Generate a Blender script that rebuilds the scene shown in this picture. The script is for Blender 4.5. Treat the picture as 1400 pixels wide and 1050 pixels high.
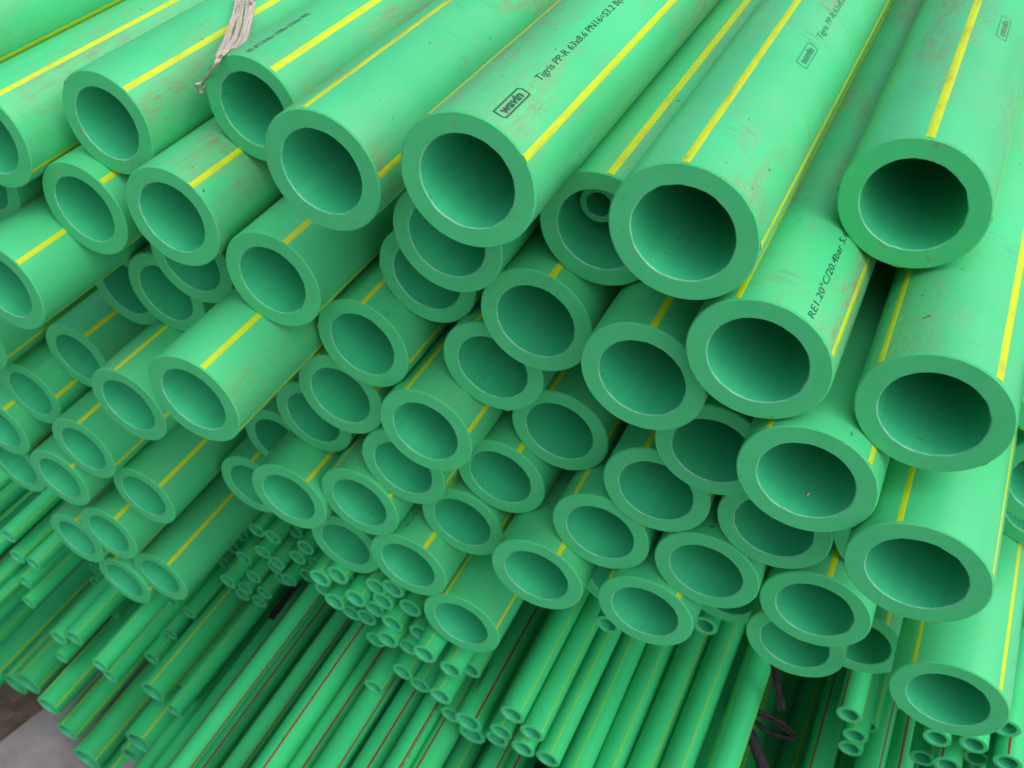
import bpy, bmesh, math, random
from mathutils import Matrix, Vector

scene = bpy.context.scene
for o in list(bpy.data.objects):
    bpy.data.objects.remove(o, do_unlink=True)
random.seed(11)
H = 1.212                      # height of the camera above the ground, metres

# ------------------------------------------------------------------ camera
cam_data = bpy.data.cameras.new('camera')
cam = bpy.data.objects.new('camera', cam_data)
scene.collection.objects.link(cam)
cam_data.sensor_width = 36.0
cam_data.lens = 36.0 * 1393.5 / 1400.0
cam_data.clip_start = 0.02
cam_data.clip_end = 200.0
cam_data.dof.use_dof = True
cam_data.dof.focus_distance = 0.47
cam_data.dof.aperture_fstop = 20.0
cam.matrix_world = Matrix(((0.90275172, -0.28618722, 0.32114825, 0.0),
                           (0.43016198, 0.60060169, -0.67397202, 0.0),
                           (0.0, 0.74657517, 0.66530107, H),
                           (0.0, 0.0, 0.0, 1.0)))
scene.camera = cam

# ------------------------------------------------------------------ daylight
SUN_ELEV, SUN_AZ = 57.0, 100.0   # azimuth clockwise from +Y (the way the pipes point)
world = bpy.data.worlds.new('World')
scene.world = world
world.use_nodes = True
wn = world.node_tree.nodes
wn.clear()
sky = wn.new('ShaderNodeTexSky')
sky.sky_type = 'NISHITA'
sky.sun_disc = False
sky.sun_elevation = math.radians(SUN_ELEV)
sky.sun_rotation = math.radians(SUN_AZ)
sky.air_density = 1.0
sky.dust_density = 5.0
sky.ozone_density = 1.0
bg = wn.new('ShaderNodeBackground')
bg.inputs['Strength'].default_value = 0.06
wo = wn.new('ShaderNodeOutputWorld')
world.node_tree.links.new(sky.outputs[0], bg.inputs[0])
world.node_tree.links.new(bg.outputs[0], wo.inputs[0])

sun_data = bpy.data.lights.new('sun', 'SUN')
sun_data.energy = 1.5
sun_data.angle = math.radians(100.0)
sun_data.color = (1.0, 0.97, 0.92)
sun = bpy.data.objects.new('sun', sun_data)
scene.collection.objects.link(sun)
az, el = math.radians(SUN_AZ), math.radians(SUN_ELEV)
to_sun = Vector((math.sin(az) * math.cos(el), math.cos(az) * math.cos(el), math.sin(el)))
sun.rotation_euler = (-to_sun).to_track_quat('-Z', 'Y').to_euler()

scene.view_settings.view_transform = 'Standard'
scene.view_settings.look = 'None'
scene.view_settings.gamma = 1.0
scene.view_settings.use_curve_mapping = False
scene.view_settings.exposure = 1.0

# ------------------------------------------------------------------ materials
def new_mat(name):
    m = bpy.data.materials.new(name)
    m.use_nodes = True
    nt = m.node_tree
    return m, nt, nt.nodes['Principled BSDF']

def node(nt, kind, **kw):
    n = nt.nodes.new(kind)
    for k, v in kw.items():
        setattr(n, k, v)
    return n

def coords(nt, scale):
    """object coordinates, shifted by a random amount for each object"""
    tc = node(nt, 'ShaderNodeTexCoord')
    oi = node(nt, 'ShaderNodeObjectInfo')
    mul = node(nt, 'ShaderNodeMath', operation='MULTIPLY')
    mul.inputs[1].default_value = 37.0
    nt.links.new(oi.outputs['Random'], mul.inputs[0])
    add = node(nt, 'ShaderNodeVectorMath', operation='ADD')
    nt.links.new(tc.outputs['Object'], add.inputs[0])
    nt.links.new(mul.outputs[0], add.inputs[1])
    mp = node(nt, 'ShaderNodeMapping')
    mp.inputs['Scale'].default_value = scale
    nt.links.new(add.outputs[0], mp.inputs['Vector'])
    return mp.outputs[0]

def noise(nt, vec, scale, detail=3.0, rough=0.55):
    n = node(nt, 'ShaderNodeTexNoise')
    n.inputs['Scale'].default_value = scale
    n.inputs['Detail'].default_value = detail
    n.inputs['Roughness'].default_value = rough
    nt.links.new(vec, n.inputs['Vector'])
    return n.outputs[0]

def ramp(nt, fac, a, b, va=0.0, vb=1.0):
    n = node(nt, 'ShaderNodeMapRange')
    n.inputs['From Min'].default_value = a
    n.inputs['From Max'].default_value = b
    n.inputs['To Min'].default_value = va
    n.inputs['To Max'].default_value = vb
    nt.links.new(fac, n.inputs['Value'])
    return n.outputs[0]

def math_node(nt, op, a, b):
    n = node(nt, 'ShaderNodeMath', operation=op)
    for s, v in ((0, a), (1, b)):
        if hasattr(v, 'is_linked') or hasattr(v, 'node'):
            nt.links.new(v, n.inputs[s])
        else:
            n.inputs[s].default_value = v
    return n.outputs[0]

def mix(nt, fac, a, b):
    n = node(nt, 'ShaderNodeMix', data_type='RGBA')
    for idx, v in ((0, fac), (6, a), (7, b)):
        if isinstance(v, (int, float)):
            n.inputs[idx].default_value = v
        elif isinstance(v, tuple):
            n.inputs[idx].default_value = (*v, 1.0)
        else:
            nt.links.new(v, n.inputs[idx])
    return n.outputs[2]

def bump(nt, bsdf, height, strength, dist):
    b = node(nt, 'ShaderNodeBump')
    b.inputs['Strength'].default_value = strength
    b.inputs['Distance'].default_value = dist
    nt.links.new(height, b.inputs['Height'])
    nt.links.new(b.outputs[0], bsdf.inputs['Normal'])

GREEN = (0.062, 0.530, 0.218)
def skin_material(name, base, dirt_gain=1.0, rough=0.31, spec=0.50):
    m, nt, p = new_mat(name)
    p.inputs['Specular IOR Level'].default_value = spec
    at = node(nt, 'ShaderNodeAttribute', attribute_type='OBJECT', attribute_name='dirt')
    iso = coords(nt, (1, 1, 1))
    lng = coords(nt, (1, 0.22, 1))
    # broad, slow change of tone
    tone = ramp(nt, noise(nt, iso, 14.0, 2.0), 0.3, 0.7, 0.93, 1.06)
    hsv = node(nt, 'ShaderNodeHueSaturation')
    hsv.inputs['Color'].default_value = (*base, 1.0)
    nt.links.new(tone, hsv.inputs['Value'])
    col = hsv.outputs[0]
    # rubbed-on brown dirt: streaky grain inside large patches
    patch = ramp(nt, noise(nt, lng, 24.0, 4.0, 0.6), 0.50, 0.70)
    grain = ramp(nt, noise(nt, lng, 380.0, 6.0, 0.75), 0.38, 0.66)
    d = math_node(nt, 'MULTIPLY', patch, grain)
    d = math_node(nt, 'MULTIPLY', d, at.outputs['Fac'])
    d = math_node(nt, 'MULTIPLY', d, 1.0 * dirt_gain)
    col = mix(nt, d, col, (0.235, 0.155, 0.090))
    # scuffs rubbed round the pipe
    arc = coords(nt, (0.22, 1, 0.22))
    sc = math_node(nt, 'MULTIPLY', ramp(nt, noise(nt, iso, 34.0, 3.0), 0.56, 0.66), ramp(nt, noise(nt, arc, 300.0, 5.0, 0.7), 0.50, 0.68))
    sc = math_node(nt, 'MULTIPLY', sc, at.outputs['Fac'])
    sc = math_node(nt, 'MULTIPLY', sc, 0.38 * dirt_gain)
    col = mix(nt, sc, col, (0.13, 0.15, 0.11))
    # long drag scratches
    hair = coords(nt, (1, 0.03, 1))
    dr = ramp(nt, noise(nt, hair, 700.0, 3.0, 0.6), 0.66, 0.74)
    dr = math_node(nt, 'MULTIPLY', dr, ramp(nt, noise(nt, iso, 18.0, 2.0), 0.45, 0.65))
    col = mix(nt, math_node(nt, 'MULTIPLY', dr, 0.12), col, (0.30, 0.62, 0.42))
    # thin film of dust
    film = ramp(nt, noise(nt, iso, 22.0, 6.0, 0.7), 0.42, 0.72)
    film = math_node(nt, 'MULTIPLY', film, at.outputs['Fac'])
    film = math_node(nt, 'MULTIPLY', film, 0.12 * dirt_gain)
    col = mix(nt, film, col, (0.30, 0.34, 0.22))
    # dark specks
    spk = ramp(nt, noise(nt, iso, 300.0, 2.0, 0.5), 0.74, 0.77)
    spk = math_node(nt, 'MULTIPLY', spk, 0.8)
    col = mix(nt, spk, col, (0.03, 0.05, 0.03))
    nt.links.new(col, p.inputs['Base Color'])
    rg = ramp(nt, noise(nt, lng, 90.0, 4.0), 0.3, 0.7, rough - 0.06, rough + 0.12)
    rg = math_node(nt, 'ADD', rg, math_node(nt, 'MULTIPLY', d, 0.4))
    nt.links.new(rg, p.inputs['Roughness'])
    bump(nt, p, noise(nt, lng, 300.0, 4.0), 0.10, 0.0006)
    return m

def face_material():
    m, nt, p = new_mat('sawn_end')
    iso = coords(nt, (1, 1, 1))
    saw = coords(nt, (1, 1, 0.06))
    t = ramp(nt, noise(nt, iso, 60.0, 4.0), 0.3, 0.7)
    col = mix(nt, t, (0.062, 0.530, 0.196), (0.076, 0.570, 0.218))
    lines = ramp(nt, noise(nt, saw, 420.0, 4.0, 0.6), 0.35, 0.65)
    col = mix(nt, math_node(nt, 'MULTIPLY', lines, 0.07), col, (0.14, 0.60, 0.32))
    spk = ramp(nt, noise(nt, iso, 500.0, 2.0), 0.72, 0.77)
    col = mix(nt, math_node(nt, 'MULTIPLY', spk, 0.6), col, (0.04, 0.10, 0.05))
    at = node(nt, 'ShaderNodeAttribute', attribute_type='OBJECT', attribute_name='dirt')
    gr = ramp(nt, noise(nt, iso, 70.0, 6.0, 0.75), 0.60, 0.70)
    gr = math_node(nt, 'MULTIPLY', gr, math_node(nt, 'MULTIPLY', at.outputs['Fac'], 0.45))
    col = mix(nt, gr, col, (0.24, 0.17, 0.10))
    nt.links.new(col, p.inputs['Base Color'])
    p.inputs['Roughness'].default_value = 0.65
    p.inputs['Specular IOR Level'].default_value = 0.12
    bump(nt, p, noise(nt, saw, 600.0, 4.0), 0.14, 0.0005)
    return m

def rim_material():
    m, nt, p = new_mat('pared_edge')
    iso = coords(nt, (1, 1, 1))
    t = ramp(nt, noise(nt, iso, 240.0, 3.0), 0.35, 0.65)
    col = mix(nt, t, (0.10, 0.50, 0.27), (0.22, 0.60, 0.38))  # bevel coloured paler than the sawn face to paint in its bright highlight line
    nt.links.new(col, p.inputs['Base Color'])
    p.inputs['Roughness'].default_value = 0.28
    bump(nt, p, noise(nt, iso, 700.0, 3.0), 0.4, 0.0005)
    return m

def bore_material():
    m, nt, p = new_mat('smooth_bore')
    iso = coords(nt, (1, 1, 1))
    t = ramp(nt, noise(nt, iso, 40.0, 3.0), 0.3, 0.7)
    col = mix(nt, t, (0.046, 0.540, 0.250), (0.055, 0.575, 0.270))
    hair = coords(nt, (1, 0.02, 1))
    ex = ramp(nt, noise(nt, hair, 260.0, 4.0, 0.6), 0.35, 0.65)
    col = mix(nt, math_node(nt, 'MULTIPLY', ex, 0.22), col, (0.035, 0.40, 0.19))
    spk = ramp(nt, noise(nt, iso, 260.0, 2.0), 0.725, 0.76)
    col = mix(nt, math_node(nt, 'MULTIPLY', spk, 0.6), col, (0.03, 0.07, 0.04))
    nt.links.new(col, p.inputs['Base Color'])
    p.inputs['Roughness'].default_value = 0.42
    return m

def stripe_material(name, base):
    m, nt, p = new_mat(name)
    at = node(nt, 'ShaderNodeAttribute', attribute_type='OBJECT', attribute_name='dirt')
    lng = coords(nt, (1, 0.25, 1))
    g = ramp(nt, noise(nt, lng, 160.0, 5.0, 0.7), 0.50, 0.75)
    g = math_node(nt, 'MULTIPLY', g, at.outputs['Fac'])
    col = mix(nt, math_node(nt, 'MULTIPLY', g, 0.5), base, (0.24, 0.17, 0.06))
    nt.links.new(col, p.inputs['Base Color'])
    p.inputs['Roughness'].default_value = 0.38
    return m

def plain_noise_material(name, a, b, scale, rough, bump_strength=0.3, bump_dist=0.001):
    m, nt, p = new_mat(name)
    iso = coords(nt, (1, 1, 1))
    f = noise(nt, iso, scale, 6.0, 0.6)
    nt.links.new(mix(nt, ramp(nt, f, 0.3, 0.7), a, b), p.inputs['Base Color'])
    p.inputs['Roughness'].default_value = rough
    bump(nt, p, f, bump_strength, bump_dist)
    return m

M_SKIN = skin_material('green_pipe_skin', GREEN)
M_SLIM = skin_material('green_slim_pipe_skin', (0.036, 0.530, 0.190), 0.5, 0.40, 0.28)
M_FACE = face_material()
M_RIM = rim_material()
M_BORE = bore_material()
M_YELLOW = stripe_material('yellow_stripe', (0.50, 0.63, 0.012))
M_OLIVE = stripe_material('olive_stripe', (0.20, 0.54, 0.06))
M_DIM = stripe_material('dim_yellow_stripe', (0.36, 0.56, 0.02))
M_RED = stripe_material('red_stripe', (0.24, 0.020, 0.014))
M_INK = plain_noise_material('black_print', (0.012, 0.05, 0.035), (0.03, 0.12, 0.07), 900.0, 0.55, 0.0)
M_FAINT = plain_noise_material('faded_print', (0.03, 0.17, 0.09), (0.045, 0.30, 0.14), 700.0, 0.55, 0.0)
M_TWINE = plain_noise_material('twine', (0.42, 0.35, 0.31), (0.68, 0.62, 0.58), 500.0, 0.5, 0.6)
M_STRAP = plain_noise_material('black_strap', (0.004, 0.003, 0.004), (0.014, 0.011, 0.014), 500.0, 0.32, 0.6)
M_STRAP.node_tree.nodes['Principled BSDF'].inputs['Roughness'].default_value = 0.5
M_STRAP.node_tree.nodes['Principled BSDF'].inputs['Specular IOR Level'].default_value = 0.25
M_BROWN = plain_noise_material('brown_print', (0.13, 0.16, 0.08), (0.10, 0.34, 0.15), 500.0, 0.6, 0.0)
M_SLAB = plain_noise_material('concrete', (0.20, 0.180, 0.205), (0.34, 0.305, 0.34), 22.0, 0.85, 0.3, 0.003)
M_EARTH = plain_noise_material('earth', (0.09, 0.065, 0.05), (0.20, 0.145, 0.11), 40.0, 0.95, 0.8, 0.01)
M_FLECK = plain_noise_material('pale_fleck', (0.55, 0.45, 0.45), (0.7, 0.62, 0.6), 900.0, 0.6)

# ------------------------------------------------------------------ helpers
C = scene.collection
def link(name, me, mats, parent=None):
    o = bpy.data.objects.new(name, me)
    for m in mats:
        if m.name not in [x.name for x in me.materials if x]:
            me.materials.append(m)
    C.objects.link(o)
    if parent is not None:
        o.parent = parent
    return o

def tag(o, label, cat, group=None):
    o['label'] = label
    o['category'] = cat
    if group:
        o['group'] = group

def mesh_from(name, verts, faces, smooth=True):
    me = bpy.data.meshes.new(name)
    me.from_pydata(verts, [], faces)
    me.update()
    if smooth:
        me.polygons.foreach_set('use_smooth', [True] * len(me.polygons))
    return me

def bend(y, bow):
    """sideways offset of a slightly bowed pipe at distance y from its end"""
    t = min(y, 0.7)
    k = (t / 0.5) ** 2 + max(0.0, y - 0.7) * 0.2
    w = math.sin(y * 5.0 + bow[2]) * 0.35
    return bow[0] * (k + w), bow[1] * (k + w)

def pipe_mesh(r, bore, length, seg, rag, bow=None, tilt=(0.0, 0.0)):
    """tube along +Y with its near end at y=0: skin, bevelled edges, sawn face, bore"""
    bev = min(0.0007, r * 0.03)
    chm = min(0.00050, r * 0.035)
    ys = [0.6, 0.48, 0.36, 0.24, 0.12] if bow else [0.30 * length]
    rings = [(r, length, 0)] + [(r, y, 0) for y in ys]
    n0 = len(rings)
    rings += [(r, bev, 1), (r - bev, 0.0, 1), (bore + chm, 0.0, 2), (bore, chm, 3), (bore, chm + 0.003, 3), (bore, 0.12, 3),
              (bore, length, 1)]          # the number is the material of the band that follows the ring
    verts = []
    ph, lump = random.uniform(0, 6.28), [random.uniform(-1, 1) for _ in range(seg)]
    for k, (rad, y, m) in enumerate(rings):
        for s in range(seg):
            a = 2 * math.pi * s / seg
            q = rad
            if k in (n0 + 2, n0 + 3):
                soft = (lump[s] + 0.6 * lump[s - 1] + 0.3 * lump[s - 2]) / 1.9
                q += rag * soft * (0.35 + 0.65 * (math.sin(a + ph) > -0.2))
            if k == n0 + 1:
                q += random.uniform(-rag, rag) * 0.4
            x, z, yy = q * math.cos(a), q * math.sin(a), y
            if y < 0.005:
                yy += x * tilt[0] + z * tilt[1]
            if bow:
                bx, bz = bend(y, bow)
                x += bx; z += bz
            verts.append((x, yy, z))
    n = len(rings)
    def piece(name, first, last):
        """the bands first..last-1 as a mesh of their own, corner rings marked sharp"""
        ks = [k % n for k in range(first, last + 1)]
        new = {k: i for i, k in enumerate(ks)}
        vs = [verts[k * seg + s] for k in ks for s in range(seg)]
        fs = [(i * seg + s, (i + 1) * seg + s, (i + 1) * seg + (s + 1) % seg, i * seg + (s + 1) % seg)
              for i in range(len(ks) - 1) for s in range(seg)]
        me = mesh_from(name, vs, fs)
        me.polygons.foreach_set('material_index', [SLOT[name][rings[ks[i]][2]] for i in range(len(ks) - 1) for s in range(seg)])
        crease = {new[k] for k in (0, n0, n0 + 1, n0 + 2, n0 + 3, n - 1) if k in new}
        sharp = [False] * len(me.edges)
        for e in me.edges:
            p, q = e.vertices
            if p // seg == q // seg and p // seg in crease:
                sharp[e.index] = True
        me.attributes.new('sharp_edge', 'BOOLEAN', 'EDGE').data.foreach_set('value', sharp)
        return me
    # the tube itself (bore, far end, skin) and the sawn ring that closes its near end
    return piece('pipe', n0 + 3, n0 + n), piece('cut_end', n0, n0 + 3)

SLOT = {'pipe': {0: 0, 3: 1, 1: 2}, 'cut_end': {1: 0, 2: 1}}

def stripe_mesh(r, width, length, ang=0.0, bow=None, lift=0.00012, y0=0.0007):
    half = width / r / 2
    n = 4
    verts, faces = [], []
    ys = [y0, 0.12, 0.24, 0.36, 0.48, 0.6, length] if bow else [y0, length]
    for y in ys:
        bx, bz = bend(y, bow) if bow else (0.0, 0.0)
        for q in range(n + 1):
            a = ang - half + 2 * half * q / n
            l = lift if 0 < q < n else -lift
            verts.append(((r + l) * math.cos(a) + bx, y, (r + l) * math.sin(a) + bz))
    for k in range(len(ys) - 1):
        for q in range(n):
            i = k * (n + 1) + q
            faces.append((i, i + n + 1, i + n + 2, i + 1))
    return mesh_from('stripe', verts, faces)

def wrap(points, r, theta, y0, lift=0.00022):
    out = []
    for (x, y, z) in points:
        a = math.radians(theta) + y / r
        out.append(((r + lift) * math.cos(a), y0 + x, (r + lift) * math.sin(a)))
    return out

def text_mesh(body, size, squash=1.0, weight=0.0, shear=0.0):
    cu = bpy.data.curves.new('lettering', 'FONT')
    cu.body = body
    cu.size = size
    cu.resolution_u = 2
    cu.offset = weight
    cu.shear = shear
    ob = bpy.data.objects.new('lettering', cu)
    C.objects.link(ob)
    dg = bpy.context.evaluated_depsgraph_get()
    me = bpy.data.meshes.new_from_object(ob.evaluated_get(dg))
    vs = [(v.co.x * squash, v.co.y, 0.0) for v in me.vertices]
    fs = [tuple(p.vertices) for p in me.polygons]
    bpy.data.objects.remove(ob)
    bpy.data.curves.remove(cu)
    return vs, fs

def add_print(pipe, r, body, cap, theta, y0, mat, squash=1.0, weight=0.0, length=None, shear=0.0, name='printed_text'):
    """lettering of cap height `cap`, wrapped on the skin and running away from the pipe's end"""
    vs, fs = text_mesh(body, cap / 0.69, squash, weight, shear)
    if length:
        w = max(v[0] for v in vs)
        vs = [(v[0] * length / w, v[1], 0) for v in vs]
    me = mesh_from(name, wrap(vs, r, theta, y0), fs, smooth=False)
    return link(name, me, [mat], pipe)

def add_frame(pipe, r, y0, y1, th0, th1, line, mat, cut=0.22):
    """printed frame with clipped corners, wrapped on the skin"""
    L, W = y1 - y0, math.radians(th1 - th0) * r
    c = W * cut
    def octagon(i):
        pts = [(c * 1.2, i), (L - i - c * 0.2, i), (L - i, W * 0.30), (L - i, W * 0.72), (L - c * 1.2, W - i),
               (i + c * 0.2, W - i), (i, W * 0.70), (i, W * 0.28)]
        fine = []
        for q in range(8):
            a, b = pts[q], pts[(q + 1) % 8]
            for t in range(4):
                fine.append((a[0] + (b[0] - a[0]) * t / 4, a[1] + (b[1] - a[1]) * t / 4, 0))
        return fine
    o, i = octagon(0.0), octagon(line)
    n = len(o)
    faces = [(q, (q + 1) % n, n + (q + 1) % n, n + q) for q in range(n)]
    me = mesh_from('printed_frame', wrap(o + i, r, th0, y0), faces, smooth=False)
    return link('printed_frame', me, [mat], pipe)

def ribbon(points, widths, side, thick=0.0007, folds=0.0):
    """flat band along a smooth path; side = direction across the band"""
    P = [Vector(p) for p in points]
    path, ws = [], []
    n = len(P)
    for k in range(n - 1):
        p0, p1, p2, p3 = P[max(k - 1, 0)], P[k], P[k + 1], P[min(k + 2, n - 1)]
        for q in range(8):
            t = q / 8
            path.append(0.5 * ((2 * p1) + (p2 - p0) * t + (2 * p0 - 5 * p1 + 4 * p2 - p3) * t * t + (3 * p1 - p0 - 3 * p2 + p3) * t ** 3))
            ws.append(widths[k] + (widths[k + 1] - widths[k]) * t)
    path.append(P[-1]); ws.append(widths[-1])
    m = 8
    verts, faces = [], []
    sd = Vector(side)
    ph = [random.uniform(-1, 1) for _ in range(m + 1)]
    for k, p in enumerate(path):
        tan = (path[min(k + 1, len(path) - 1)] - path[max(k - 1, 0)]).normalized()
        s = (sd - tan * sd.dot(tan)).normalized()
        nrm = s.cross(tan)
        for lay in (1, -1):
            for q in range(m + 1):
                u = q / m - 0.5
                h = folds * (ph[q] + 0.4 * math.sin(k * 0.9 + q * 2.1))
                verts.append(tuple(p + s * u * ws[k] + nrm * (h + lay * thick / 2)))
    row = 2 * (m + 1)
    for k in range(len(path) - 1):
        a, b = k * row, (k + 1) * row
        for q in range(m):
            faces.append((a + q, a + q + 1, b + q + 1, b + q))
            faces.append((a + m + 1 + q, b + m + 1 + q, b + m + 2 + q, a + m + 2 + q))
        faces.append((a, b, b + m + 1, a + m + 1))
        faces.append((a + m, a + 2 * m + 1, b + 2 * m + 1, b + m))
    for base in (0, (len(path) - 1) * row):
        for q in range(m):
            faces.append((base + q, base + m + 1 + q, base + m + 2 + q, base + q + 1))
    me = mesh_from('ribbon', verts, faces)
    bm = bmesh.new(); bm.from_mesh(me); bmesh.ops.recalc_face_normals(bm, faces=bm.faces); bm.to_mesh(me); bm.free()
    return me

def tube_mesh(points, radii, seg=6):
    verts, faces = [], []
    P = [Vector(p) for p in points]
    for k, p in enumerate(P):
        tan = (P[min(k + 1, len(P) - 1)] - P[max(k - 1, 0)]).normalized()
        a = tan.orthogonal().normalized(); b = tan.cross(a)
        for s in range(seg):
            t = 2 * math.pi * s / seg
            verts.append(tuple(p + (a * math.cos(t) + b * math.sin(t)) * radii[k]))
    for k in range(len(P) - 1):
        for s in range(seg):
            s2 = (s + 1) % seg
            faces.append((k * seg + s, k * seg + s2, (k + 1) * seg + s2, (k + 1) * seg + s))
    faces.append(tuple(range(seg))[::-1]); faces.append(tuple((len(P) - 1) * seg + s for s in range(seg)))
    return mesh_from('tube', verts, faces)

def pt(x, y, z):               # millimetres from the camera's foot line -> world metres
    return (x / 1000, y / 1000, z / 1000 + H)

# ------------------------------------------------------------------ ground
gv = [(-40, -40, -0.03), (40, -40, -0.03), (40, 40, -0.03), (-40, 40, -0.03)]
ground = link('ground', mesh_from('ground', gv, [(0, 1, 2, 3)], False), [M_EARTH])
ground['kind'] = 'structure'
sx, sy = -0.880, 0.345
ca, sa = math.cos(math.radians(76)), math.sin(math.radians(76))
def slab_pt(u, v, z):
    return (sx + u * ca + v * sa, sy + u * sa - v * ca, z)
bm = bmesh.new()
top = [bm.verts.new(slab_pt(u, v, 0.0)) for u, v in ((-3, 0), (6, 0), (6, 5), (-3, 5))]
bot = [bm.verts.new(slab_pt(u, v, -0.05)) for u, v in ((-3, 0), (6, 0), (6, 5), (-3, 5))]
bm.faces.new(top); bm.faces.new(bot[::-1])
for q in range(4):
    bm.faces.new((top[q], bot[q], bot[(q + 1) % 4], top[(q + 1) % 4]))
bmesh.ops.recalc_face_normals(bm, faces=bm.faces)
bmesh.ops.bevel(bm, geom=list(bm.edges), offset=0.006, segments=2, affect='EDGES')
sm = bpy.data.meshes.new('pavement'); bm.to_mesh(sm); bm.free()
slab = link('pavement', sm, [M_SLAB])
slab['kind'] = 'structure'

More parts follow.
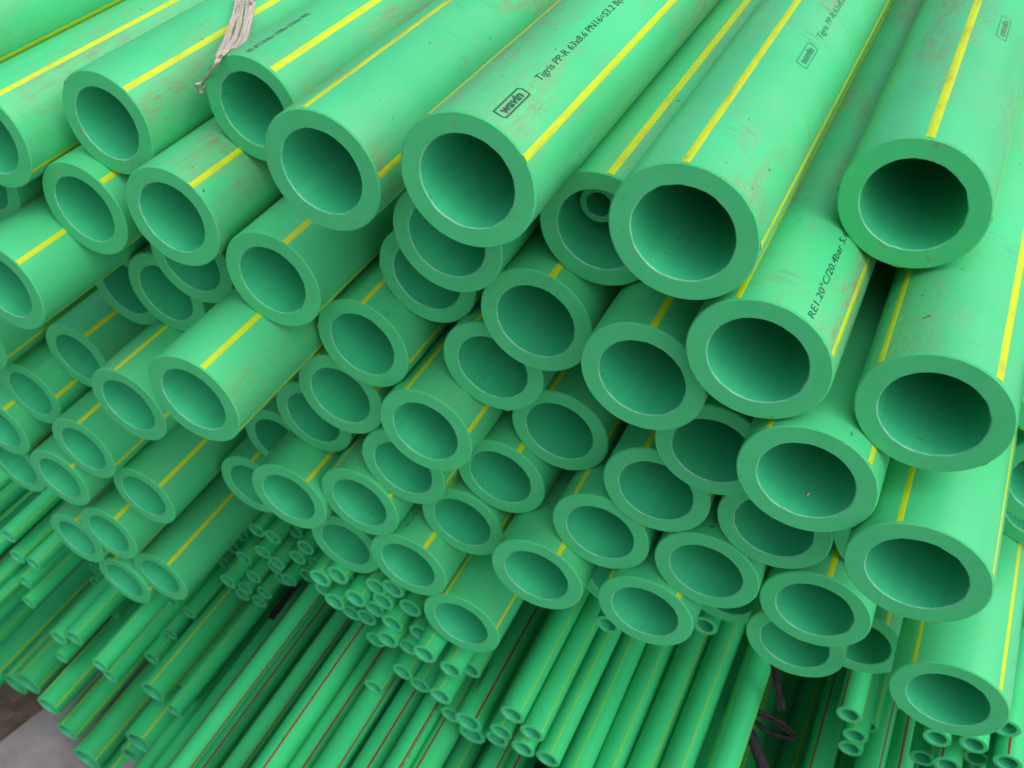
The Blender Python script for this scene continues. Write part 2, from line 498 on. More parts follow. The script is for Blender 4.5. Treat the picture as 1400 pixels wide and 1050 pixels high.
# ------------------------------------------------------------------ the pipes
# (code, across mm, height mm, near end mm, radius mm, stripe angle deg, stripe colour)
PIPES = [
    ('P2', -430.1, -271.3, 374.8, 31.31, 51.0, 'y'),
    ('P4', -259.0, -240.4, 338.3, 31.5, 99.5, 'y'),
    ('P5', -456.8, -327.9, 363.6, 31.48, 48.8, 'y'),
    ('P6', -380.5, -309.2, 357.2, 31.45, 52.2, 'y'),
    ('P8', -321.0, -336.5, 361.5, 31.25, 65.8, 'y'),
    ('P9', -347.9, -393.1, 307.8, 31.45, 65.3, 'y'),
    ('P10', -457.2, -475.5, 348.4, 31.52, 93.1, 'y'),
    ('P17', -558.9, -583.9, 372.2, 31.44, 79.9, 'y'),
    ('P18', -606.8, -640.9, 372.9, 31.5, 47.4, 'y'),
    ('P20', -524.2, -636.4, 385.0, 31.56, 44.3, 'y'),
    ('P24', -559.8, -780.4, 398.3, 31.33, 58.5, 'y'),
    ('P27', -308.4, -442.1, 389.9, 31.76, 117.8, 'y'),
    ('P28', -281.2, -385.0, 383.3, 31.59, 84.2, 'y'),
    ('P31', -176.2, -218.1, 325.9, 31.32, 32.8, 'y'),
    ('P33', -166.6, -324.6, 377.1, 31.49, 75.2, 'y'),
    ('P34', -198.8, -378.5, 391.0, 31.58, 107.7, 'y'),
    ('P35', -361.8, -555.8, 380.6, 31.83, 52.2, 'y'),
    ('P37', -301.5, -536.2, 384.2, 31.61, 124.7, 'y'),
    ('P38', -263.4, -486.0, 386.2, 31.57, 359.1, 'y'),
    ('P39', -235.9, -429.4, 373.4, 31.51, 111.4, 'y'),
    ('P40', -200.6, -481.8, 402.9, 31.45, 65.8, 'y'),
    ('P41', -163.7, -430.8, 409.5, 31.58, 102.1, 'y'),
    ('P42', -100.3, -318.9, 352.7, 31.5, 85.6, 'y'),
    ('P44', -86.5, -226.0, 339.1, 31.5, 94.7, 'y'),
    ('P45', -47.4, -278.7, 339.6, 31.59, 114.3, 'y'),
    ('P46', -7.1, -230.4, 408.3, 31.42, 92.0, 'y'),
    ('P47', 25.1, -286.8, 347.1, 31.4, 144.5, 'y'),
    ('P48', -15.5, -334.8, 336.5, 31.52, 132.0, 'y'),
    ('P50', -94.0, -426.6, 384.8, 31.55, 105.8, 'y'),
    ('P52', -125.3, -481.2, 387.2, 31.55, 124.7, 'y'),
    ('P53', -162.6, -532.6, 377.4, 32.1, 63.1, 'y'),
    ('P54', -229.7, -539.3, 401.6, 31.51, 107.0, 'y'),
    ('P55', -267.8, -589.7, 386.2, 31.68, 60.6, 'y'),
    ('P57', -226.8, -637.9, 387.4, 31.65, 112.0, 'y'),
    ('P58', -89.5, -532.9, 381.1, 31.47, 143.0, 'y'),
    ('P59', -57.8, -478.4, 384.2, 31.65, 140.2, 'y'),
    ('P60', 5.9, -488.8, 392.7, 31.87, 85.9, 'y'),
    ('P63', 40.9, -364.6, 331.6, 31.63, 116.9, 'y'),
    ('P64', 87.6, -512.0, 383.2, 31.73, 138.7, 'y'),
    ('P3', -346.5, -256.7, 401.0, 31.21, 56.8, 'y'),
    ('P1', -504.6, -286.8, 352.4, 31.62, 332.3, 'y'),
    ('P1b', -553.6, -336.4, 371.2, 31.55, 63.3, 'y'),
    ('P7', -501.6, -372.7, 324.0, 31.89, 47.6, 'y'),
    ('P11', -450.0, -412.7, 400.3, 31.69, 102.4, 'y'),
    ('P12', -407.3, -367.0, 388.2, 31.01, 88.8, 'y'),
    ('P13', -508.1, -438.3, 417.6, 31.79, 101.9, 'y'),
    ('P14', -570.2, -516.5, 404.8, 31.5, 58.5, 'y'),
    ('P15', -620.0, -559.6, 386.5, 31.28, 14.2, 'y'),
    ('P16', -662.9, -605.4, 375.3, 31.49, 58.3, 'y'),
    ('P19', -677.6, -666.9, 383.4, 31.73, 88.6, 'y'),
    ('P21', -584.5, -712.0, 381.5, 31.5, 60.3, 'y'),
    ('P22', -642.2, -753.9, 386.5, 31.5, 73.1, 'y'),
    ('P23', -612.8, -814.3, 396.5, 31.67, 95.3, 'y'),
    ('P25', -420.5, -579.1, 443.4, 31.4, 110.6, 'y'),
    ('P26', -349.0, -493.8, 407.7, 31.48, 119.1, 'y'),
    ('P29', -243.7, -334.8, 400.1, 31.22, 93.7, 'y'),
    ('P30', -211.5, -281.7, 368.2, 30.98, 116.9, 'y'),
    ('P36', -449.3, -635.5, 433.6, 31.45, 80.3, 'y'),
    ('P43', -139.3, -268.3, 388.6, 31.22, 84.0, 'y'),
    ('P49', -65.2, -371.9, 373.7, 30.6, 142.2, 'y'),
    ('P51', -27.1, -423.6, 384.2, 31.16, 118.4, 'y'),
    ('P56', -336.9, -623.0, 404.6, 31.46, 110.9, 'y'),
    ('P61', 1.4, -551.6, 412.2, 31.26, 143.3, 'y'),
    ('P62', 40.8, -600.1, 468.3, 31.34, 156.6, 'y'),
    ('P66', 34.1, -432.7, 406.6, 31.2, 146.1, 'y'),
    ('P67', -123.3, -586.0, 435.3, 31.54, 108.5, 'y'),
    ('P68', -52.3, -583.5, 456.9, 31.43, 129.8, 'y'),
    ('Q1', 86.2, -320.8, 429.4, 31.37, 149.8, 'y'),
    ('Q2', 100.1, -392.5, 447.2, 31.29, 149.3, 'y'),
    ('Q3', 112.0, -453.9, 493.2, 31.34, 167.2, 'y'),
    ('Q4', 158.1, -573.4, 529.6, 31.4, 144.4, 'y'),
    ('P69', -636.9, -495.9, 371.6, 31.5, 71.9, 'y'),
    ('s0', -534.2, -814.2, 505.7, 9.98, 58.9, 'y'),
    ('s1', -511.9, -812.6, 504.2, 9.97, 71.9, 'y'),
    ('s2', -531.4, -846.4, 504.1, 9.98, 101.8, 'y'),
    ('s3', -517.9, -861.0, 506.8, 9.99, 67.2, 'y'),
    ('s4', -533.8, -888.2, 517.7, 10.0, 35.8, 'y'),
    ('s5', -508.8, -888.2, 509.0, 10.01, 103.2, 'y'),
    ('s6', -527.0, -907.0, 518.3, 10.0, 59.0, 'y'),
    ('s7', -472.9, -810.0, 505.5, 9.98, 77.3, 'y'),
    ('s8', -486.0, -833.8, 505.8, 9.97, 57.4, 'y'),
    ('s9', -484.3, -863.1, 526.2, 7.99, 32.4, 'y'),
    ('s10', -365.2, -675.2, 399.7, 10.01, 80.8, 'y'),
    ('s11', -490.6, -880.0, 518.0, 10.0, 87.9, 'y'),
    ('s12', -347.5, -663.1, 401.0, 10.0, 31.4, 'y'),
    ('s13', -560.2, -870.8, 503.2, 9.98, 53.2, 'y'),
    ('s14', -580.0, -905.1, 509.2, 9.99, 43.5, 'y'),
    ('s15', -556.8, -905.3, 506.0, 9.98, 25.5, 'y'),
    ('s16', -596.0, -936.8, 505.1, 10.0, 29.7, 'y'),
    ('s17', -571.9, -932.4, 503.9, 10.01, 104.7, 'y'),
    ('s18', -579.9, -950.8, 505.2, 10.02, 97.0, 'y'),
    ('s19', -545.5, -926.4, 504.8, 10.01, 47.7, 'y'),
    ('s20', -556.8, -948.8, 504.6, 10.01, 83.5, 'y'),
    ('s21', -585.5, -878.8, 532.2, 9.93, 10.5, 'y'),
    ('s22', -605.0, -909.1, 531.9, 9.94, 97.9, 'y'),
    ('s23', -634.6, -960.3, 538.6, 9.95, 60.3, 'y'),
    ('s24', -507.7, -832.1, 532.6, 9.96, 90.6, 'y'),
    ('s25', -357.2, -706.0, 402.6, 10.01, 40.8, 'y'),
    ('s26', -383.5, -727.7, 422.4, 9.99, 49.8, 'y'),
    ('s27', -329.4, -678.4, 396.9, 9.98, 48.9, 'y'),
    ('s28', -359.9, -750.4, 424.4, 9.99, 111.6, 'y'),
    ('s29', -341.3, -743.3, 421.7, 9.95, 58.3, 'y'),
    ('s30', -346.0, -689.5, 423.5, 9.94, 63.3, 'y'),
    ('s31', -310.6, -657.0, 400.9, 9.94, 110.3, 'y'),
    ('s32', -293.4, -647.0, 398.9, 9.97, 105.9, 'y'),
    ('s33', -307.7, -676.7, 403.2, 9.95, 55.1, 'y'),
    ('s34', -317.2, -694.1, 403.8, 9.96, 46.2, 'y'),
    ('s35', -318.2, -722.1, 434.3, 9.91, 96.9, 'y'),
    ('s36', -280.7, -669.0, 402.1, 10.0, 28.0, 'y'),
    ('s37', -296.7, -693.2, 397.4, 9.96, 56.1, 'y'),
    ('s38', -306.0, -737.7, 425.8, 9.93, 105.1, 'y'),
    ('s39', -273.9, -698.1, 401.8, 10.0, 110.3, 'y'),
    ('s40', -336.5, -774.9, 422.9, 9.98, 39.9, 'y'),
    ('s41', -300.7, -712.7, 393.3, 9.98, 25.0, 'y'),
    ('s42', -288.4, -728.4, 403.4, 9.97, 97.2, 'y'),
    ('s43', -253.6, -678.3, 375.1, 10.0, 81.7, 'y'),
    ('s44', -294.1, -763.5, 398.9, 10.0, 42.7, 'y'),
    ('s45', -279.5, -777.1, 401.0, 10.0, 70.8, 'y'),
    ('s46', -326.2, -808.0, 397.6, 10.02, 25.2, 'y'),
    ('s47', -244.3, -735.2, 377.9, 10.01, 91.6, 'y'),
    ('s48', -274.2, -825.6, 420.4, 10.05, 74.3, 'y'),
    ('s49', -237.3, -703.0, 385.3, 9.99, 91.8, 'y'),
    ('s50', -229.6, -721.7, 402.3, 9.99, 31.2, 'y'),
    ('s51', -249.4, -798.8, 425.3, 9.94, 87.1, 'y'),
    ('s52', -261.4, -841.3, 434.3, 9.98, 59.8, 'y'),
    ('s53', -242.7, -780.1, 389.2, 9.99, 72.6, 'y'),
    ('s54', -221.6, -764.1, 381.4, 12.46, 57.4, 'r'),
    ('s55', -223.3, -797.4, 389.2, 12.41, 87.8, 'y'),
    ('s56', -241.2, -891.2, 446.2, 9.9, 81.7, 'y'),
    ('s57', -188.4, -743.8, 375.0, 10.0, 87.5, 'y'),
    ('s58', -196.7, -774.9, 383.4, 10.01, 32.1, 'y'),
    ('s59', -176.1, -702.8, 370.8, 9.98, 48.5, 'y'),
    ('s60', -182.8, -724.7, 396.0, 9.98, 33.0, 'y'),
    ('s61', -222.6, -819.6, 445.8, 9.88, 63.1, 'y'),
    ('s62', -227.6, -838.8, 446.4, 9.92, 72.9, 'y'),
    ('s63', -159.8, -716.4, 370.3, 9.99, 38.7, 'y'),
    ('s64', -166.7, -744.1, 369.8, 10.0, 94.1, 'y'),
    ('s65', -146.0, -743.0, 369.6, 10.01, 77.6, 'y'),
    ('s66', -134.2, -670.7, 455.7, 9.98, 78.7, 'y'),
    ('s67', -64.0, -651.3, 473.4, 9.9, 94.1, 'y'),
    ('s68', 56.7, -730.0, 499.3, 10.02, 137.9, 'r'),
    ('s69', 67.7, -765.5, 506.7, 9.98, 103.9, 'y'),
    ('s70', 68.1, -785.5, 507.0, 9.99, 54.3, 'y'),
    ('s71', 79.1, -799.5, 543.4, 7.91, 60.3, 'y'),
    ('s72', 117.8, -703.7, 490.1, 10.0, 118.9, 'r'),
    ('s73', 140.5, -693.7, 489.6, 10.01, 83.7, 'y'),
    ('s74', 132.5, -730.0, 488.7, 10.04, 125.8, 'r'),
    ('s75', 166.0, -697.2, 487.6, 10.0, 104.5, 'r'),
    ('s76', 154.4, -742.2, 513.0, 9.99, 89.7, 'y'),
    ('s77', 157.9, -679.1, 502.8, 9.96, 127.0, 'y'),
    ('s78', 120.2, -766.2, 510.8, 9.97, 67.2, 'y'),
    ('s79', -792.4, -849.2, 406.3, 9.97, 25.5, 'y'),
    ('s80', -794.1, -884.8, 405.2, 9.99, 27.3, 'y'),
    ('s81', -771.6, -885.0, 406.1, 9.97, 40.4, 'y'),
    ('s82', -802.4, -933.1, 404.8, 10.01, 90.0, 'y'),
    ('s83', -814.1, -976.9, 403.6, 10.04, 81.4, 'y'),
    ('s84', -827.4, -1038.9, 503.7, 9.88, 83.6, 'y'),
    ('s85', -840.8, -1075.4, 505.3, 9.95, 65.1, 'y'),
    ('s86', -820.9, -1075.1, 501.5, 9.94, 3.5, 'y'),
    ('s87', -801.4, -1071.2, 479.9, 9.98, 31.8, 'y'),
    ('s88', -781.9, -1066.7, 474.6, 10.0, 53.9, 'y'),
    ('s89', -626.8, -899.4, 344.6, 10.01, 95.0, 'y'),
    ('s90', -764.0, -999.1, 390.1, 12.5, 39.0, 'y'),
    ('s91', -734.4, -980.8, 390.5, 12.49, 58.2, 'y'),
    ('s92', -777.4, -1044.9, 389.0, 10.02, 88.2, 'y'),
    ('s93', -793.3, -1119.5, 379.2, 16.0, 38.8, 'y'),
    ('s94', -653.8, -965.9, 364.4, 10.0, 80.7, 'y'),
    ('s95', -708.6, -1049.3, 440.7, 9.98, 65.5, 'y'),
    ('s96', -687.0, -1058.2, 439.1, 12.44, 59.5, 'y'),
    ('s97', -642.8, -942.2, 459.3, 9.95, 68.7, 'y'),
    ('s98', -662.0, -984.2, 471.7, 9.97, 54.6, 'y'),
    ('s99', -638.8, -979.8, 473.5, 10.01, 18.2, 'y'),
    ('s100', -693.1, -1036.7, 465.5, 9.98, 95.9, 'y'),
    ('s101', -673.5, -1033.0, 465.6, 9.98, 103.9, 'y'),
    ('s102', -703.2, -1073.6, 474.5, 9.99, 90.1, 'y'),
    ('s103', -701.6, -1093.5, 478.9, 10.0, 42.7, 'y'),
    ('s104', -664.6, -1058.7, 468.7, 10.03, 71.3, 'y'),
    ('s105', -620.7, -999.8, 382.2, 15.97, 85.2, 'y'),
    ('s106', -605.3, -1027.6, 407.9, 15.99, 15.7, 'y'),
    ('s107', -568.3, -889.0, 480.3, 9.94, 86.4, 'y'),
    ('s108', -871.8, -1158.8, 383.6, 19.94, 11.5, 'y'),
    ('s109', -904.0, -1182.3, 383.1, 19.95, 96.6, 'y'),
    ('s110', -776.8, -1092.2, 349.1, 16.0, 28.7, 'y'),
    ('s111', -767.5, -1144.3, 349.6, 16.02, 102.5, 'y'),
    ('s112', -746.7, -1184.1, 344.1, 20.04, 31.0, 'y'),
    ('s113', -627.0, -1059.1, 347.5, 19.99, 62.9, 'y'),
    ('s114', -576.4, -986.6, 369.3, 10.02, 92.9, 'y'),
    ('s115', -669.9, -1143.4, 357.8, 20.0, 108.4, 'y'),
    ('s116', -727.9, -1228.2, 350.8, 20.05, 79.9, 'y'),
    ('s117', -630.4, -1149.1, 354.1, 19.95, 94.7, 'y'),
    ('l0', -597.6, -1053.9, 135.0, 9.95, 18.1, 'r'),
    ('l1', -563.3, -1022.5, 131.7, 9.94, 41.5, 'r'),
    ('l2', -523.4, -981.5, 125.0, 9.93, 42.2, 'r'),
    ('l3', -477.3, -932.0, 116.0, 10.0, 69.7, 'r'),
    ('l4', -424.2, -873.9, 104.9, 10.0, 30.6, 'r'),
    ('l5', -375.2, -828.2, 99.7, 12.5, 80.3, 'r'),
    ('l6', -361.2, -848.9, 119.3, 12.46, 55.4, 'r'),
    ('l7', -328.8, -830.4, 123.1, 12.5, 38.1, 'r'),
    ('l8', -298.3, -826.9, 135.5, 12.48, 70.2, 'r'),
    ('l9', -268.1, -805.3, 137.3, 9.95, 57.3, 'r'),
    ('l10', -252.3, -821.0, 152.9, 12.43, 100.6, 'r'),
    ('l11', -239.7, -868.9, 158.0, 12.46, 69.5, 'y'),
    ('l12', -218.6, -882.1, 169.2, 12.48, 66.8, 'y'),
    ('l13', -194.2, -888.8, 175.4, 12.48, 73.5, 'y'),
    ('l14', -153.4, -863.2, 180.3, 12.49, 68.0, 'y'),
    ('l15', -128.6, -776.7, 184.9, 12.5, 85.1, 'y'),
    ('l16', -105.1, -785.1, 201.6, 12.5, 70.8, 'y'),
    ('l17', -80.4, -781.5, 210.8, 12.48, 54.6, 'y'),
    ('l18', -56.3, -775.1, 218.2, 12.49, 67.2, 'y'),
    ('l19', -42.5, -802.5, 242.2, 12.49, 53.8, 'y'),
    ('l20', -22.3, -770.9, 232.0, 12.5, 16.5, 'y'),
    ('l21', 51.8, -856.3, 320.7, 12.45, 121.1, 'r'),
    ('l22', 87.4, -818.0, 325.0, 12.47, 56.3, 'r'),
    ('l23', 112.2, -821.5, 320.1, 12.5, 90.5, 'r'),
    ('l24', 178.3, -724.4, 325.7, 19.92, 97.7, 'r'),
    ('l25', -872.9, -859.8, 230.2, 9.99, 36.6, 'y'),
    ('l26', -896.8, -911.5, 220.1, 10.0, 66.7, 'y'),
    ('l27', -894.8, -1003.0, 167.0, 10.0, 42.0, 'y'),
    ('l28', -896.6, -1048.3, 154.9, 10.0, 74.2, 'y'),
    ('l29', -923.8, -1110.8, 160.4, 12.48, 42.1, 'y'),
    ('l30', -943.9, -1183.2, 174.5, 19.93, 35.1, 'y'),
    ('l31', -839.3, -898.3, 283.0, 9.96, 47.6, 'y'),
    ('l32', -897.8, -948.8, 290.8, 9.97, 20.6, 'y'),
    ('l33', -935.4, -1011.0, 282.6, 9.98, 76.3, 'y'),
    ('l34', -836.6, -957.1, 281.2, 9.95, 19.1, 'y'),
    ('l35', -934.6, -939.5, 337.0, 9.97, 64.7, 'y'),
    ('l36', -838.6, -936.5, 361.1, 9.95, 26.9, 'y'),
    ('l37', -953.8, -944.9, 322.8, 9.98, 55.9, 'y'),
    ('l38', -955.0, -980.3, 327.0, 9.99, 51.6, 'y'),
    ('l39', -945.2, -962.9, 301.2, 9.98, 66.2, 'y'),
    ('l40', -925.7, -967.4, 269.2, 9.98, 72.6, 'y'),
    ('l41', -570.4, -1051.5, 146.5, 9.95, 46.8, 'r'),
    ('l42', -531.6, -1017.0, 143.3, 9.95, 48.7, 'r'),
    ('l43', -479.6, -961.6, 133.4, 9.95, 83.6, 'r'),
    ('l44', -431.1, -917.4, 128.9, 9.97, 59.2, 'r'),
    ('l45', -392.7, -894.8, 133.0, 9.97, 77.5, 'r'),
    ('l46', -361.9, -881.1, 139.1, 9.96, 49.2, 'r'),
    ('l47', -330.3, -873.0, 149.1, 9.96, 86.3, 'r'),
    ('l48', -294.6, -853.3, 153.8, 9.94, 66.6, 'r'),
    ('l49', -638.8, -1120.4, 146.7, 9.96, 37.1, 'r'),
    ('l50', -604.4, -1081.8, 149.3, 9.96, 58.6, 'r'),
    ('T1', -551.6, -244.7, 234.5, 31.48, 332.0, 'y'),
    ('b0', -147.7, -267.4, 408.6, 10.0, 100.0, 'y'),
    ('b1', -77.7, -219.5, 375.1, 10.0, 100.0, 'y'),
    ('f0', 1.7, -1153.0, 206.0, 20.0, 78.0, 'y'),  # f rows: filler pipes, added to close gaps and block light
    ('f1', -44.2, -1095.6, 196.0, 20.0, 28.0, 'y'),
    ('f2', -37.8, -1182.1, 209.0, 20.0, 57.0, 'y'),
    ('f3', 40.6, -1039.2, 192.0, 20.0, 5.0, 'y'),
    ('f4', 55.6, -1088.4, 199.0, 20.0, 63.0, 'y'),
    ('f5', 84.2, -1188.8, 198.0, 20.0, 61.0, 'y'),
    ('f6', 9.7, -1065.8, 205.0, 20.0, 19.0, 'y'),
    ('f7', -16.4, -1016.3, 203.0, 20.0, 70.0, 'y'),
    ('f8', 88.8, -1140.7, 206.0, 20.0, 72.0, 'y'),
    ('f9', 71.4, -1004.3, 201.0, 20.0, 4.0, 'y'),
    ('f10', 86.9, -1058.5, 202.0, 20.0, 40.0, 'y'),
    ('f11', 41.7, -1137.4, 196.0, 20.0, 74.0, 'y'),
    ('f12', -37.0, -1055.6, 193.0, 20.0, 23.0, 'y'),
    ('f13', 38.5, -1190.0, 202.0, 20.0, 25.0, 'y'),
    ('f14', -936.3, -546.7, 716.0, 31.5, 21.0, 'y'),
    ('f15', -1145.0, -823.8, 687.0, 31.5, 28.0, 'y'),
    ('f16', -1097.9, -476.8, 669.0, 31.5, 22.0, 'y'),
    ('f17', -1051.0, -743.4, 644.0, 31.5, 20.0, 'y'),
    ('f18', -1144.6, -899.1, 660.0, 31.5, 48.0, 'y'),
    ('f19', -432.1, -723.3, 655.0, 31.5, 12.0, 'y'),
    ('f20', -747.2, -718.4, 666.0, 31.5, 32.0, 'y'),
    ('f21', -1041.9, -942.5, 672.0, 31.5, 10.0, 'y'),
    ('f22', -1126.8, -740.6, 666.0, 31.5, 85.0, 'y'),
    ('f23', -588.5, -411.0, 607.0, 31.5, 57.0, 'y'),
    ('f24', -866.1, -725.8, 637.0, 31.5, 29.0, 'y'),
    ('f25', -880.1, -661.8, 657.0, 31.5, 45.0, 'y'),
    ('f26', -700.3, -524.1, 602.0, 31.5, 15.0, 'y'),
    ('f27', -842.2, -452.8, 623.0, 31.5, 64.0, 'y'),
    ('f28', -708.4, -446.1, 706.0, 31.5, 87.0, 'y'),
    ('f29', -791.2, -536.2, 664.0, 31.5, 79.0, 'y'),
    ('f30', 160.0, -807.3, 604.0, 31.5, 76.0, 'y'),
    ('f31', -975.7, -806.5, 605.0, 31.5, 43.0, 'y'),
    ('f32', -1017.9, -868.9, 683.0, 31.5, 29.0, 'y'),
    ('f33', -1028.7, -608.7, 623.0, 31.5, 75.0, 'y'),
    ('f34', -753.5, -791.9, 695.0, 31.5, 78.0, 'y'),
    ('f35', -661.4, -354.7, 702.0, 31.5, 52.0, 'y'),
    ('f36', -670.4, -884.3, 712.0, 31.5, 31.0, 'y'),
    ('f37', 129.8, -638.3, 660.0, 31.5, 2.0, 'y'),
    ('f38', -1118.6, -635.8, 603.0, 31.5, 20.0, 'y'),
    ('f39', -744.7, -650.2, 601.0, 31.5, 73.0, 'y'),
    ('f40', -870.5, -392.9, 719.0, 31.5, 70.0, 'y'),
    ('f41', -932.9, -447.2, 717.0, 31.5, 3.0, 'y'),
    ('f42', -1025.8, -483.1, 707.0, 31.5, 85.0, 'y'),
    ('f43', -935.7, -874.4, 696.0, 31.5, 12.0, 'y'),
    ('f44', -859.6, -549.1, 702.0, 31.5, 0.0, 'y'),
    ('f45', -781.3, -418.4, 713.0, 31.5, 35.0, 'y'),
    ('f46', -942.1, -642.4, 682.0, 31.5, 68.0, 'y'),
    ('f47', -1048.1, -673.3, 636.0, 31.5, 90.0, 'y'),
    ('f48', 225.8, -695.1, 674.0, 31.5, 72.0, 'y'),
    ('f49', -8.9, -669.5, 636.0, 31.5, 63.0, 'y'),
    ('f50', -898.5, -810.8, 628.0, 31.5, 76.0, 'y'),
    ('f51', 217.5, -775.0, 638.0, 31.5, 20.0, 'y'),
    ('f52', -988.0, -405.9, 691.0, 31.5, 65.0, 'y'),
    ('f53', -732.6, -347.6, 631.0, 31.5, 70.0, 'y'),
    ('f54', -941.9, -748.3, 689.0, 31.5, 73.0, 'y'),
    ('f55', -751.6, -927.9, 689.0, 31.5, 18.0, 'y'),
    ('f56', -813.9, -659.2, 638.0, 31.5, 76.0, 'y'),
    ('f57', -733.5, -584.6, 698.0, 31.5, 18.0, 'y'),
    ('f58', -508.5, -729.0, 682.0, 31.5, 54.0, 'y'),
    ('f59', -817.1, -799.1, 694.0, 31.5, 38.0, 'y'),
    ('f60', -1132.4, -563.6, 683.0, 31.5, 64.0, 'y'),
    ('f61', -482.4, -564.7, 627.0, 31.5, 77.0, 'y'),
    ('f62', -1131.2, -972.3, 616.0, 31.5, 7.0, 'y'),
    ('f63', -75.8, -707.9, 624.0, 31.5, 87.0, 'y'),
    ('f64', -984.8, -700.8, 603.0, 31.5, 20.0, 'y'),
    ('f65', -808.4, -347.6, 693.0, 31.5, 79.0, 'y'),
    ('f66', -145.1, -818.3, 643.0, 31.5, 58.0, 'y'),
    ('f67', -1066.3, -547.2, 600.0, 31.5, 24.0, 'y'),
    ('f68', -392.1, -444.1, 713.0, 31.5, 30.0, 'y'),
    ('f69', 73.4, -687.6, 712.0, 31.5, 63.0, 'y'),
    ('f70', -1081.0, -850.6, 642.0, 31.5, 53.0, 'y'),
    ('f71', -419.7, -815.2, 634.0, 31.5, 13.0, 'y'),
    ('f72', 262.3, -833.8, 617.0, 31.5, 70.0, 'y'),
    ('f73', -731.8, -866.9, 631.0, 31.5, 15.0, 'y'),
    ('f74', -206.1, -839.4, 194.0, 10.0, 46.0, 'r'),
    ('f75', -106.1, -1044.8, 198.0, 10.0, 79.0, 'r'),
    ('f76', -473.5, -1133.0, 198.0, 10.0, 89.0, 'r'),
    ('f77', 243.4, -1051.1, 202.0, 10.0, 79.0, 'r'),
    ('f78', 219.9, -1066.0, 204.0, 10.0, 42.0, 'r'),
    ('f79', 94.0, -916.7, 209.0, 10.0, 81.0, 'r'),
    ('f80', -64.6, -918.8, 203.0, 10.0, 49.0, 'r'),
    ('f81', -240.5, -1141.9, 204.0, 10.0, 39.0, 'r'),
    ('f82', 194.3, -1173.2, 193.0, 10.0, 81.0, 'r'),
    ('f83', -395.2, -1066.5, 207.0, 10.0, 49.0, 'r'),
    ('f84', 192.0, -1150.2, 202.0, 10.0, 24.0, 'r'),
    ('f85', -289.6, -897.9, 196.0, 10.0, 46.0, 'r'),
    ('f86', -394.7, -1006.0, 208.0, 10.0, 88.0, 'r'),
    ('f87', 117.2, -1122.9, 207.0, 10.0, 25.0, 'r'),
    ('f88', -383.1, -869.2, 196.0, 10.0, 3.0, 'r'),
    ('f89', -140.4, -973.0, 194.0, 10.0, 55.0, 'r'),
    ('f90', 203.5, -1006.6, 200.0, 10.0, 43.0, 'r'),
    ('f91', 150.5, -1071.1, 207.0, 10.0, 51.0, 'r'),
    ('f92', -126.0, -893.8, 202.0, 10.0, 47.0, 'r'),
    ('f93', -451.3, -941.5, 192.0, 10.0, 30.0, 'r'),
    ('f94', -108.7, -845.4, 192.0, 10.0, 13.0, 'r'),
    ('f95', -252.4, -1042.7, 208.0, 10.0, 2.0, 'r'),
    ('f96', -89.4, -1158.2, 202.0, 10.0, 38.0, 'r'),
    ('f97', -145.2, -1138.4, 199.0, 10.0, 7.0, 'r'),
    ('f98', 255.5, -986.7, 209.0, 10.0, 13.0, 'r'),
    ('f99', -450.4, -1113.2, 204.0, 10.0, 58.0, 'r'),
    ('f100', -62.1, -1153.0, 196.0, 10.0, 3.0, 'r'),
    ('f101', -189.9, -1012.3, 194.0, 10.0, 43.0, 'r'),
    ('f102', -459.2, -859.0, 201.0, 10.0, 22.0, 'r'),
    ('f103', -468.5, -1154.1, 205.0, 10.0, 44.0, 'r'),
    ('f104', -212.5, -922.4, 196.0, 10.0, 70.0, 'r'),
    ('f105', 229.2, -926.3, 191.0, 10.0, 67.0, 'r'),
    ('f106', -368.8, -1086.4, 207.0, 10.0, 30.0, 'r'),
    ('f107', 175.0, -1064.4, 206.0, 10.0, 61.0, 'r'),
    ('f108', -57.9, -1019.0, 207.0, 10.0, 12.0, 'r'),
    ('f109', -98.0, -1098.5, 203.0, 10.0, 77.0, 'r'),
    ('f110', 99.6, -864.3, 191.0, 10.0, 34.0, 'r'),
    ('f111', -80.4, -1000.3, 198.0, 10.0, 56.0, 'r'),
    ('f112', 159.3, -1091.2, 210.0, 10.0, 36.0, 'r'),
    ('f113', -457.0, -1057.6, 205.0, 10.0, 20.0, 'r'),
    ('f114', -236.2, -1001.0, 210.0, 10.0, 34.0, 'r'),
    ('f115', -94.1, -956.6, 197.0, 10.0, 78.0, 'r'),
    ('f116', -128.5, -921.8, 205.0, 10.0, 76.0, 'r'),
    ('f117', -123.8, -1140.5, 198.0, 10.0, 15.0, 'r'),
    ('f118', -344.0, -904.0, 195.0, 10.0, 37.0, 'r'),
    ('f119', -280.6, -924.0, 195.0, 10.0, 39.0, 'r'),
    ('f120', -235.1, -966.2, 199.0, 10.0, 79.0, 'r'),
    ('f121', -334.8, -992.8, 207.0, 10.0, 57.0, 'r'),
    ('f122', 85.7, -1108.5, 208.0, 10.0, 18.0, 'r'),
    ('f123', -288.1, -1073.2, 196.0, 10.0, 4.0, 'r'),
    ('f124', 253.8, -944.9, 190.0, 10.0, 85.0, 'r'),
    ('f125', -297.9, -964.5, 198.0, 10.0, 45.0, 'r'),
    ('f126', -124.6, -1055.6, 196.0, 10.0, 72.0, 'r'),
    ('f127', 165.5, -955.8, 190.0, 10.0, 56.0, 'r'),
    ('f128', -256.1, -1196.9, 209.0, 10.0, 88.0, 'r'),
    ('f129', -459.2, -1194.6, 197.0, 10.0, 74.0, 'r'),
    ('f130', -261.9, -884.8, 207.0, 10.0, 8.0, 'r'),
    ('f131', -277.4, -1096.4, 202.0, 10.0, 18.0, 'r'),
    ('f132', 219.0, -904.0, 191.0, 10.0, 87.0, 'r'),
    ('f133', -392.9, -974.4, 194.0, 10.0, 21.0, 'r'),
